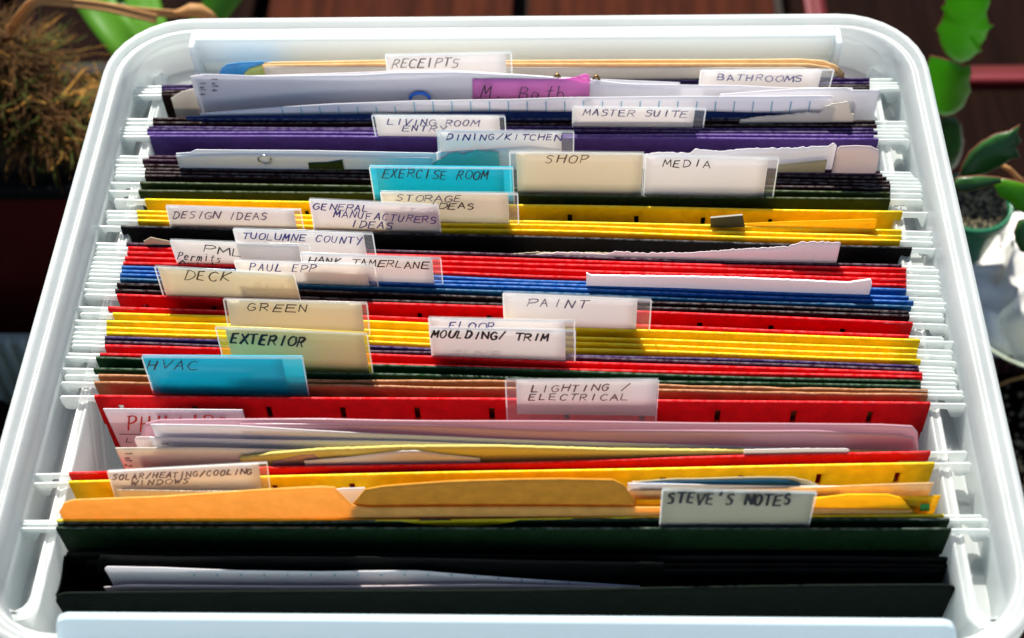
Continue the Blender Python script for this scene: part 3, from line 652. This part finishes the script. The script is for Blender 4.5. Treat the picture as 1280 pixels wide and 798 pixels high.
# yellow front folder contents
sheet('paper_sheet', 'white sheet hanging below the SOLAR tab', 'paper', (612, 610), [(145, 612), (250, 613), (325, 612.5)], 'paper_warm', seed=38, z0=0.)
sheet('paper_sheet', 'white page showing in the notch between two manila folder tabs', 'paper', (628, 622), [(410, 613), (430, 610.5), (456, 610)], 'paper', seed=39)
o, a, N = sheet('rolled_paper', 'grey-brown paper curling over at the right behind the big beige tab', 'paper', (624, 616), [(790, 602), (850, 598), (950, 596), (990, 596.5), (1005, 600), (1030, 609)], 'card_beige', seed=40, smooth_top=True)
sheet('paper_sheet', 'dark blue grey sheet inside the curling paper', 'paper', (627, 619), [(800, 604), (850, 602), (960, 600), (985, 601), (1000, 604)], 'teal', seed=41)
sheet('paper_sheet', 'pale blue white sheet beside the curling paper', 'paper', (630, 621), [(785, 604), (830, 604.5), (1020, 608), (1050, 608)], 'paper', seed=42)
sheet('paper_sheet', 'cream sheet standing out behind the yellow folder tab at right', 'paper', (633, 624), [(780, 613), (830, 613), (1020, 609.5), (1100, 606), (1167, 603.5)], 'manila_pale', seed=43)
sheet('file_folder', 'yellow folder sheet at the right end with a green mark on it', 'folder', (640, 631), [(795, 625), (1020, 622), (1100, 621), (1176, 619.5)], 'orange_yellow', seed=44)
a, N = on_line((640, 631)); b = MB(); q = [hp(x, y, a+N*.0012, N) for x, y in [(1151, 630), (1162, 630), (1162, 638), (1149, 638)]]
b.prism(q, (0, -.0003, 0)); tag(b.build('index_sticker', 'sticker_green', smooth=False), 'small green index sticker at the right end of the front folders', 'sticker')
sheet('paper_sheet', 'pale yellow slip beside the small green sticker', 'paper', (641, 632), [(1100, 626), (1147, 624), (1149, 626)], 'paper_yellow', seed=45)
# manila folders with cut tabs
sheet('manila_folder', 'manila folder whose long cut tab rises in the middle, darker orange brown', 'folder', (646, 637), [(437, 634), (446, 625), (456, 613), (480, 609), (560, 603), (640, 600), (700, 598.5), (766, 599), (780, 606), (793, 626)], 'manila_dark', seed=46, thick=.0005, wave=.0008)
sheet('manila_folder', 'manila folder with yellow cut tab rising at the right behind the big beige tab', 'folder', (647, 638), [(900, 627), (1019, 622), (1060, 617.5), (1110, 618), (1125, 622), (1140, 638), (1146, 641)], 'orange_yellow', seed=47, thick=.0005)
sheet('manila_folder', 'manila folder with long cut tab at the left, glowing orange', 'folder', (649, 640), [(74, 641), (80, 629), (92, 625), (200, 621), (320, 613), (400, 609), (418, 610), (428, 620), (441, 632), (460, 635), (700, 633), (1000, 634), (1140, 637)], 'manila', seed=48, thick=.0005, wave=.0008)

# front black expanding pocket
pk = empty('expanding_pocket', hz(640, 740, -.20), 'black accordion pocket at the very front, papers inside', 'pocket')
def pocket_panel(name, z, l, r, m, corner=.006):
    p0, p1 = hz(*l, z), hz(*r, z); L = (p1-p0).length; d = (p1-p0)/L
    prof = []
    xs = [0, .001, .0025, .0045, .007] + [.007+(L-.014)*i/14 for i in range(1, 14)] + [L-.007, L-.0045, L-.0025, L-.001, L]
    def topz(x):
        e = min(x, L-x); return -max(0, corner-math.sqrt(max(0, corner**2-(max(0, corner-e))**2))) if e < corner else 0
    b = MB(); rows = []
    for k, dz in enumerate([0, -.004, -.02, -.06, -.12, -.19]):
        rows.append([p0+d*x+Vector((0, .001*noise.noise(Vector((x*10, z*90, dz*9))), topz(x)*(1 if k == 0 else (.3 if k == 1 else 0)) + dz)) for x in xs])
    b.grid(rows); return b.build(name, m, pk, solid=.0008)
pocket_panel('pocket_back', -.012, (79, 690), (1190, 697), 'black_plastic', .003)
pocket_panel('pocket_divider', -.014, (105, 700), (1188, 706), 'black', .002)
pocket_panel('pocket_divider', -.014, (120, 708), (1180, 712), 'black_plastic', .002)
pocket_panel('pocket_front', -.008, (64, 741), (1201, 732), 'pocket_green', .006)
# sides of the accordion
for sx, l, r in ((-1, (80, 694), (70, 744)), (1, (1189, 700), (1198, 738))):
    p0, p1 = hz(*l, -.014), hz(*r, -.010); b = MB(); n = 6
    top = [p0.lerp(p1, i/n) + Vector((0, 0, -.002*math.sin(math.pi*i/n))) for i in range(n+1)]
    b.grid([top, [t+Vector((0, 0, -.18)) for t in top]]); b.build('pocket_gusset', 'black_plastic', pk, smooth=False, solid=.0005)
sheet('document_sleeve', 'thin black plastic sleeve edge above the papers in the front pocket', 'sleeve', (706, 712), [(120, 704), (125, 694), (300, 695), (600, 699), (830, 704)], 'black_plastic', seed=50, z0=-.01)
o, a, N = sheet('paper_sheet', 'grey-white page with small blue ticks in the front pocket', 'paper', (722, 724), [(131, 711), (134, 708), (200, 709), (300, 713), (400, 715), (520, 714), (600, 720), (700, 727), (800, 734)], 'paper', seed=51, z0=-.012, smooth_top=False)
b = MB()
for i in range(22):
    x = 242 + 29.3*i
    if x > 740: break
    p = hp(x, 718 if x < 560 else 718+(x-560)*.07, a+N*.0009, N)
    b.grid([[p+Vector((-.0003, 0, 0)), p+Vector((-.0003, 0, -.0013))], [p+Vector((.0003, 0, 0)), p+Vector((.0003, 0, -.0013))]])
b.build('blue_ticks', 'ink_line', o, smooth=False)
sheet('paper_sheet', 'second page just in front of the one with blue ticks', 'paper', (733, 733), [(130, 734), (160, 731), (400, 732), (600, 730), (780, 735)], 'paper_pink', seed=52, z0=-.012)
# brown fleck on the rail at the right
b = MB(); c = hz(1117, 136, -.018); b.tube([c+Vector((-.0022, -.0008, 0)), c+Vector((0, 0, .0008)), c+Vector((.0022, .0010, 0))], [.0004, .0008, .0003], 6)
tag(b.build('bark_chip', 'leaf_dry'), 'tiny brown bark chip lying in the right channel near the back', 'debris')

# ================================================================== the ground
b = MB(); b.box(-3, 3, -2, 3, ZG-.06, ZG-.045); tag(b.build('ground', 'soil_dark', smooth=False), None, None, kind='structure')
deck = empty('deck', (0, 0, ZG), None, None); deck['kind'] = 'structure'
xg = hz(650, 8, ZG).x; step = hz(979, 8, ZG).x - xg
for i in range(-5, 6):
    x0 = xg + i*step + .0055; x1 = xg + (i+1)*step - .0055
    p = MB(); p.box(x0, x1, -1.2, 1.5, ZG-.030, ZG-.001); p.build('plank', 'wood' if -2 < i < 1 else 'wood_shaded', deck, smooth=False, bevel=.002)

# ---------------------------------------------------------------- left planter
pf = hz(50, 420, ZG); Y0 = pf.y; n = Vector((0, -1, 0))
zt = hp(50, 229, pf, n).z
print('planter y %.3f top z %.3f' % (Y0, zt))
pl = empty('planter', (-.45, Y0+.1, ZG), 'dark red plastic planter full of brown moss, left of the box', 'planter')
X0, X1, Y1 = -.75, -.20, Y0+.088
b = MB(); b.grid([[(X0, Y0, zt), (X1, Y0, zt), (X1, Y1, zt), (X0, Y1, zt)], [(X0, Y0+.001, ZG), (X1, Y0+.001, ZG), (X1, Y1-.012, ZG), (X0, Y1-.012, ZG)]], closed=True)
b.build('planter_wall', 'planter_red', pl, smooth=False, solid=.003)
b = MB()
for r0, r1 in (((X0-.006, X1+.006), (Y0-.006, Y0+.006)), ((X0-.006, X1+.006), (Y1-.006, Y1+.006))): b.box(*r0, *r1, zt-.008, zt+.001)
b.box(X0-.006, X0+.006, Y0+.006, Y1-.006, zt-.008, zt+.001); b.box(X1-.006, X1+.006, Y0+.006, Y1-.006, zt-.008, zt+.001)
b.build('planter_rim', 'black_plastic', pl, smooth=False, bevel=.002)
b = MB(); b.box(X0+.004, X1-.004, Y0+.008, Y1-.008, zt-.05, zt-.02); b.build('soil', 'soil_dark', pl, smooth=False)
# moss: curly strands
rr = random.Random(5)
def moss(name, m, cnt, seed):
    rr = random.Random(seed); b = MB()
    for i in range(cnt):
        x = rr.uniform(X0+.2, X1-.003); y = rr.uniform(Y0+.013, Y1-.012)
        if noise.noise(Vector((x*38, y*38, seed*.2))) < -.12+rr.uniform(-.1, .1): continue
        dome = .055*max(0, 1-((y-(Y0+Y1)/2)/.047)**2)**.6 * (1.0+.9*noise.noise(Vector((x*24, y*24, 0)))) * min(1, max(.35, (-.205-x)/.06)) + .006
        p = Vector((x, y, zt-.018+dome*rr.uniform(.75, 1.12)))
        a = rr.uniform(0, 6.28); wdt = rr.uniform(.00025, .0008); curv = rr.uniform(-60, 60); up = rr.uniform(-.25, .35)
        L_, R_ = [], []
        for k in range(7):
            dvec = Vector((math.cos(a), math.sin(a), up)); sd_ = Vector((-math.sin(a), math.cos(a), rr.uniform(-.6, .6))).normalized()*wdt*(1-k/9)
            L_.append(p+sd_); R_.append(p-sd_)
            p = p + dvec*.0042; a += curv*.0042+rr.uniform(-.35, .35); up += rr.uniform(-.3, .22)
        b.grid([L_, R_])
    o = b.build(name, m, pl); o['kind'] = 'stuff'
moss('moss', 'moss', 14000, 1); moss('moss', 'moss_green', 4000, 2); moss('moss', 'moss_gold', 1500, 3)
b = MB()
rows = []
for i in range(15):
    y = Y0+.010+(Y1-Y0-.02)*i/14; row = []
    for j in range(31):
        x = X0+.01+(X1-X0-.02)*j/30
        dome = .055*max(0, 1-((y-(Y0+Y1)/2)/.047)**2)**.6*(1+.9*noise.noise(Vector((x*24, y*24, 0))))*min(1, max(.35, (-.205-x)/.06))
        row.append((x, y, zt-.026+dome*.82))
    rows.append(row)
b.grid(rows); b.build('moss_bed', 'soil_dark', pl)

# strap leaves behind the box at the top left, and the dried arching leaf
def strap(parent, pts, wid, m, name='leaf', crease=.3):
    """pts: (px, py, Y) picture points on vertical planes y=Y; wid = half width in m"""
    P = [hp(x, y, Vector((0, Y, 0)), Vector((0, -1, 0))) for x, y, Y in pts]
    Q = []
    for i in range(len(P)-1):
        for t in range(5):
            u = t/5; p0 = P[max(i-1, 0)]; p1 = P[i]; p2 = P[i+1]; p3 = P[min(i+2, len(P)-1)]
            Q.append(.5*((2*p1)+(-p0+p2)*u+(2*p0-5*p1+4*p2-p3)*u*u+(-p0+3*p1-3*p2+p3)*u**3))
    Q.append(P[-1]); rows = []
    for i, q in enumerate(Q):
        t = (Q[min(i+1, len(Q)-1)]-Q[max(i-1, 0)]).normalized(); v = (C-q).normalized()
        s = t.cross(v).normalized(); w_ = wid(i/(len(Q)-1)) if callable(wid) else wid
        rows.append([q-s*w_, q-s*w_*.5-v*w_*crease*.6, q-v*w_*crease, q+s*w_*.5-v*w_*crease*.6, q+s*w_])
    b = MB(); b.grid(rows); return b.build(name, m, parent, solid=.0008)
yy = .305
sp = empty('strap_leaf_plant', (-.2, yy+.03, ZG), 'bright green strap-leaved plant rising behind the top left corner of the box', 'plant')
strap(sp, [(190, 95, yy), (150, 45, yy+.02), (120, 5, yy+.04), (95, -40, yy+.06)], .011, 'leaf_strap')
strap(sp, [(215, 90, yy+.01), (190, 40, yy+.03), (178, 0, yy+.05), (172, -40, yy+.07)], .0105, 'leaf_strap')
strap(sp, [(175, 92, yy+.01), (158, 40, yy+.05), (148, 0, yy+.08), (140, -40, yy+.09)], .010, 'leaf_strap')
strap(sp, [(235, 60, yy+.01), (260, 25, yy+.02), (287, -10, yy+.03), (310, -40, yy+.04)], lambda t: .0085, 'leaf_strap')
strap(sp, [(245, 50, yy+.03), (262, 15, yy+.05), (275, -15, yy+.06), (285, -40, yy+.07)], .004, 'leaf_strap')
dl = empty('dried_leaf', (-.3, .22, zt), 'dried tan leaf arching over the moss to the box corner', 'leaf')
yd = .24
strap(dl, [(-12, 80, yd), (8, 48, yd), (28, 18, yd), (46, 2, yd), (75, 2, yd), (120, 7, yd), (170, 14, yd), (222, 18, yd)], lambda t: .0028-.0010*t, 'leaf_dry', 'leaf_blade', .6)
strap(dl, [(90, 4, yd), (130, 9, yd-.005), (170, 18, yd-.01), (196, 24, yd-.012)], lambda t: .0022, 'leaf_dry', 'leaf_blade', .5)
b = MB(); Pk = [hp(x, y, Vector((0, yd, 0)), Vector((0, -1, 0))) for x, y in [(218, 17), (226, 16), (238, 13), (250, 14), (262, 20), (272, 26)]]
b.tube(Pk, [.0014, .0022, .0036, .0038, .0028, .0012], 10); b.build('leaf_tip', 'leaf_dry', dl)

# ---------------------------------------------------------------- right: dark planter with red rim, cactus, pot, tray
Yr = .40
a = Vector((0, Yr, 0)); n = Vector((0, -1, 0))
ztr = hp(1250, 92, a, n).z; zbr = hp(1250, 104, a, n).z; print('right planter', ztr, zbr)
rp = empty('planter', (.5, Yr+.1, ZG), 'dark maroon planter with a bright red rim, right of the box', 'planter')
b = MB(); b.grid([[(.20, Yr, ztr), (.95, Yr, ztr), (.95, Yr+.16, ztr), (.20, Yr+.16, ztr)], [(.21, Yr+.01, ZG), (.94, Yr+.01, ZG), (.94, Yr+.15, ZG), (.21, Yr+.15, ZG)]], closed=True)
b.build('planter_wall', 'planter_red', rp, smooth=False, solid=.003)
b = MB(); b.box(.195, .955, Yr-.008, Yr+.004, zbr, ztr+.001); b.box(.195, .955, Yr+.15, Yr+.165, zbr, ztr+.001); b.box(.195, .207, Yr+.005, Yr+.149, zbr, ztr+.0009)
b.build('planter_rim', 'planter_rim', rp, smooth=False, bevel=.002)
b = MB(); b.box(.205, .945, Yr+.005, Yr+.149, ztr-.03, ztr-.012); b.build('soil', 'soil_dark', rp, smooth=False)

def cactus_seg(parent, outline, Y, m, bulge=.0022, tilt=0., edge=True, spine=None):
    """outline: picture points of the lobe, built as a pillow on the vertical plane y=Y with a raised midrib"""
    A = Vector((0, Y, 0)); N = Vector((0, -1, tilt)).normalized()
    P = [hp(x, y, A, N) for x, y in outline]; c = sum(P, Vector())/len(P); b = MB()
    rings_f = []
    for s, k in ((1., 0), (.93, .55), (.78, .8), (.5, .95), (.2, 1.15)):
        rings_f.append([c+(p-c)*s + N*bulge*k for p in P])
    b.grid(rings_f, closed=True); b.f.append(tuple(range(len(b.v)-len(P), len(b.v))))
    rings_b = [[c+(p-c)*s - N*bulge*k for p in P] for s, k in ((1., .02), (.9, .6), (.5, .9))]
    b.grid(rings_b, closed=True); b.f.append(tuple(range(len(b.v)-len(P), len(b.v))))
    o = b.build('segment', m, parent)
    if edge:
        e = MB(); e.tube(P+[P[0]], .0003, 5, cap=False); e.build('margin', 'cactus_edge', o)
    return o
ca = empty('cactus', hp(1220, 330, Vector((0, .2, 0)), Vector((0, -1, 0))), 'jointed green holiday cactus with notched segments right of the box', 'cactus')
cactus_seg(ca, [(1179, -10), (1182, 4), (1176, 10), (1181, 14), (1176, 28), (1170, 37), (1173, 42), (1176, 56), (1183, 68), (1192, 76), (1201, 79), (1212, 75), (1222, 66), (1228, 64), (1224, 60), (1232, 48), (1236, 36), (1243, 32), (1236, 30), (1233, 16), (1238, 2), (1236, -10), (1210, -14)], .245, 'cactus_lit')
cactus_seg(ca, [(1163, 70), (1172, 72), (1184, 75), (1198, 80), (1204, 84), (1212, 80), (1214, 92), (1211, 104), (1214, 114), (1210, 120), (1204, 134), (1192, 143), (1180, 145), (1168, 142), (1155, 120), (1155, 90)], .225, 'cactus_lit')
cactus_seg(ca, [(1178, 146), (1194, 146), (1202, 156), (1203, 168), (1205, 176), (1202, 192), (1196, 206), (1186, 215), (1170, 210), (1165, 170)], .215, 'cactus_shaded')
cactus_seg(ca, [(1199, 222), (1203, 206), (1212, 190), (1226, 178), (1244, 168), (1262, 164), (1275, 156), (1272, 166), (1277, 176), (1270, 184), (1276, 196), (1262, 200), (1248, 210), (1230, 218), (1214, 222)], .19, 'cactus_shaded', tilt=.5)
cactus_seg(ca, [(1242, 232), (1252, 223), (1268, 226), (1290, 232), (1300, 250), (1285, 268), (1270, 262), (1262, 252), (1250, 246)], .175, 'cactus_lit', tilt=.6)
cactus_seg(ca, [(1268, 290), (1273, 276), (1290, 270), (1305, 300), (1290, 318), (1276, 314), (1270, 302)], .15, 'cactus_shaded', tilt=.6)
cactus_seg(ca, [(1196, 222), (1225, 220), (1250, 222), (1252, 228), (1225, 236), (1205, 240), (1188, 236)], .185, 'cactus_shaded', tilt=.9)
# pot
pc = hz(1216, 254, -.165); pot = empty('flower_pot', (pc.x, pc.y, -.200), 'small green plastic pot with gritty soil under the cactus', 'pot')
b = MB(); rings = []
for r, z in ((.0, -.200), (.015, -.200), (.0195, -.170), (.0215, -.170), (.0215, -.164), (.0195, -.164), (.0190, -.170)):
    rings.append([pc+Vector((r*math.cos(t)-0, r*math.sin(t), z-pc.z)) for t in [2*math.pi*k/32 for k in range(32)]])
b.grid(rings, closed=True); b.build('pot_wall', 'pot_green', pot)
b = MB(); rings = [[pc+Vector((r*math.cos(t), r*math.sin(t), -.166-pc.z + .0015*noise.noise(Vector((r*200, t*3, 1))))) for t in [2*math.pi*k/32 for k in range(32)]] for r in (.0185, .012, .005, .0005)]
b.grid(rings, closed=True); b.build('potting_soil', 'soil_dark', pot)
b = MB()
for i in range(260):
    r = .018*math.sqrt(rr.random()); t = rr.uniform(0, 6.28); s = rr.uniform(.0006, .0018); q = pc+Vector((r*math.cos(t), r*math.sin(t), -.165-pc.z))
    v = [q+Vector(d)*s for d in ((1, 0, 0), (-.6, .8, 0), (-.5, -.9, 0), (.1, .1, .9))]; k = len(b.v); b.v += v; b.f += [(k, k+1, k+2), (k, k+1, k+3), (k+1, k+2, k+3), (k+2, k, k+3)]
g_ = b.build('grit', 'gravel', pot, smooth=False); g_['kind'] = 'stuff'
# white tray the pot stands on, ribbed maroon tray below, crumpled white cloth
t0 = hz(1238, 408, -.245); 
tr = empty('white_tray', (t0.x+.2, t0.y+.12, ZG+.02), 'white shallow tray right of the box with a crumpled cloth', 'tray')
b = MB(); b.box(.225, .60, t0.y, t0.y+.085, -.2500, -.2420); b.build('tray_base', 'tray_white', tr, smooth=False, bevel=.002)
b = MB(); b.box(.225, .60, t0.y, t0.y+.004, -.2419, -.2360); b.build('tray_lip', 'tray_white', tr, smooth=False, bevel=.001)
b = MB(); cl0 = hz(1262, 325, -.20); rows = []
for i in range(26):
    row = []
    for j in range(26):
        u, v = i/25*2-1, j/25*2-1
        x = cl0.x + .062*u; y = cl0.y + .044*v
        k_ = noise.noise(Vector((u*2.2, v*2.2, 0))); k2 = 1-abs(noise.noise(Vector((u*3.1+4, v*3.1, 3))))*2.4
        h_ = .030*max(0, 1-(u*u+v*v)*.8) + .016*k_ + .016*max(0, k2)*max(0, 1-(u*u+v*v)*.6)
        row.append((x + .016*noise.noise(Vector((u*2.5, v*2, 9))), y + .012*noise.noise(Vector((u*2.5, v*2, 19))), -.2412+max(0, h_)))
    rows.append(row)
b.grid(rows); tag(b.build('crumpled_cloth', 'cloth', solid=.0006), 'crumpled bright white cloth lying beside the green pot', 'cloth')
# glass dish edge
gd = hz(1275, 388, -.225); b = MB(); rings = []
for r, z in ((.0, -.238), (.030, -.238), (.052, -.212), (.0535, -.212), (.032, -.2395)):
    rings.append([gd+Vector((r*math.cos(t)+.012, r*math.sin(t), z-gd.z)) for t in [2*math.pi*k/40 for k in range(40)]])
b.grid(rings, closed=True); tag(b.build('glass_dish', 'glass_rim'), 'greenish glass dish at the right edge in front of the white cloth', 'dish')
def ribbed(name, label, x0, x1, y, z0, z1, m, step, dep=.03):
    g = empty(name, ((x0+x1)/2, y, z0), label, 'tray')
    b = MB(); b.box(x0, x1, y, y+dep, z0, z1); b.build('tray_wall', m, g, smooth=False)
    x = x0+step/2
    while x < x1:
        r = MB(); r.tube([(x, y, z0), (x, y-.0005, z1-.002), (x, y+.004, z1+.0005)], step*.28, 8); r.build('rib', m, g); x += step
ribbed('ribbed_tray', 'maroon tray with upright ribs below the white tray at right', .235, .50, t0.y-.012, ZG, -.2505, 'rib_dark', .0065)
q0 = hz(15, 500, ZG); ql = hp(15, 428, q0, Vector((0, -1, 0)))
ribbed('ribbed_tray', 'grey-green tray with upright ribs below the red planter at left', -.60, -.2, q0.y, ZG, ql.z, 'rib_grey', .0085, .006)
# gravel and red edge at lower right
b = MB(); gc = hz(1272, 560, ZG)
for i in range(900):
    q = Vector((gc.x+rr.uniform(-.04, .12), gc.y+rr.uniform(-.09, .05), ZG+rr.uniform(0, .006))); s = rr.uniform(.001, .0032)
    v = [q+Vector((rr.uniform(.6, 1.1), 0, 0))*s, q+Vector((-.6, .8, rr.uniform(-.2, .2)))*s, q+Vector((-.5, -.9, 0))*s, q+Vector((.1, .1, .9))*s]; k = len(b.v); b.v += v; b.f += [(k, k+1, k+2), (k, k+1, k+3), (k+1, k+2, k+3), (k+2, k, k+3)]
o = b.build('gravel', 'gravel', smooth=False); o['kind'] = 'stuff'; o['label'] = 'loose pale gravel beside the lower right of the box'; o['category'] = 'gravel'
strp = empty('plant_stem', hz(1262, 510, ZG), 'glossy dark red curved leaf at the lower right edge', 'leaf')
strap(strp, [(1250, 502, q0.y+.02), (1262, 495, q0.y+.02), (1282, 486, q0.y+.03), (1300, 478, q0.y+.03)], .0050, 'planter_rim', 'leaf_blade')
b = MB(); b.tube([hz(1246, 483, -.24), hz(1262, 476, -.235), hz(1300, 466, -.24)], .0008, 6); tag(b.build('twig', 'leaf_dry'), 'thin pale twig crossing the maroon ribs at right', 'twig')
# drooping stem from the pot
b = MB(); A = Vector((0, .16, 0)); b.tube([hp(x, y, A, Vector((0, -1, 0))) for x, y in [(1252, 207), (1262, 212), (1272, 222), (1285, 232)]], .0012, 7)
b.build('stem', 'leaf_dry', ca)
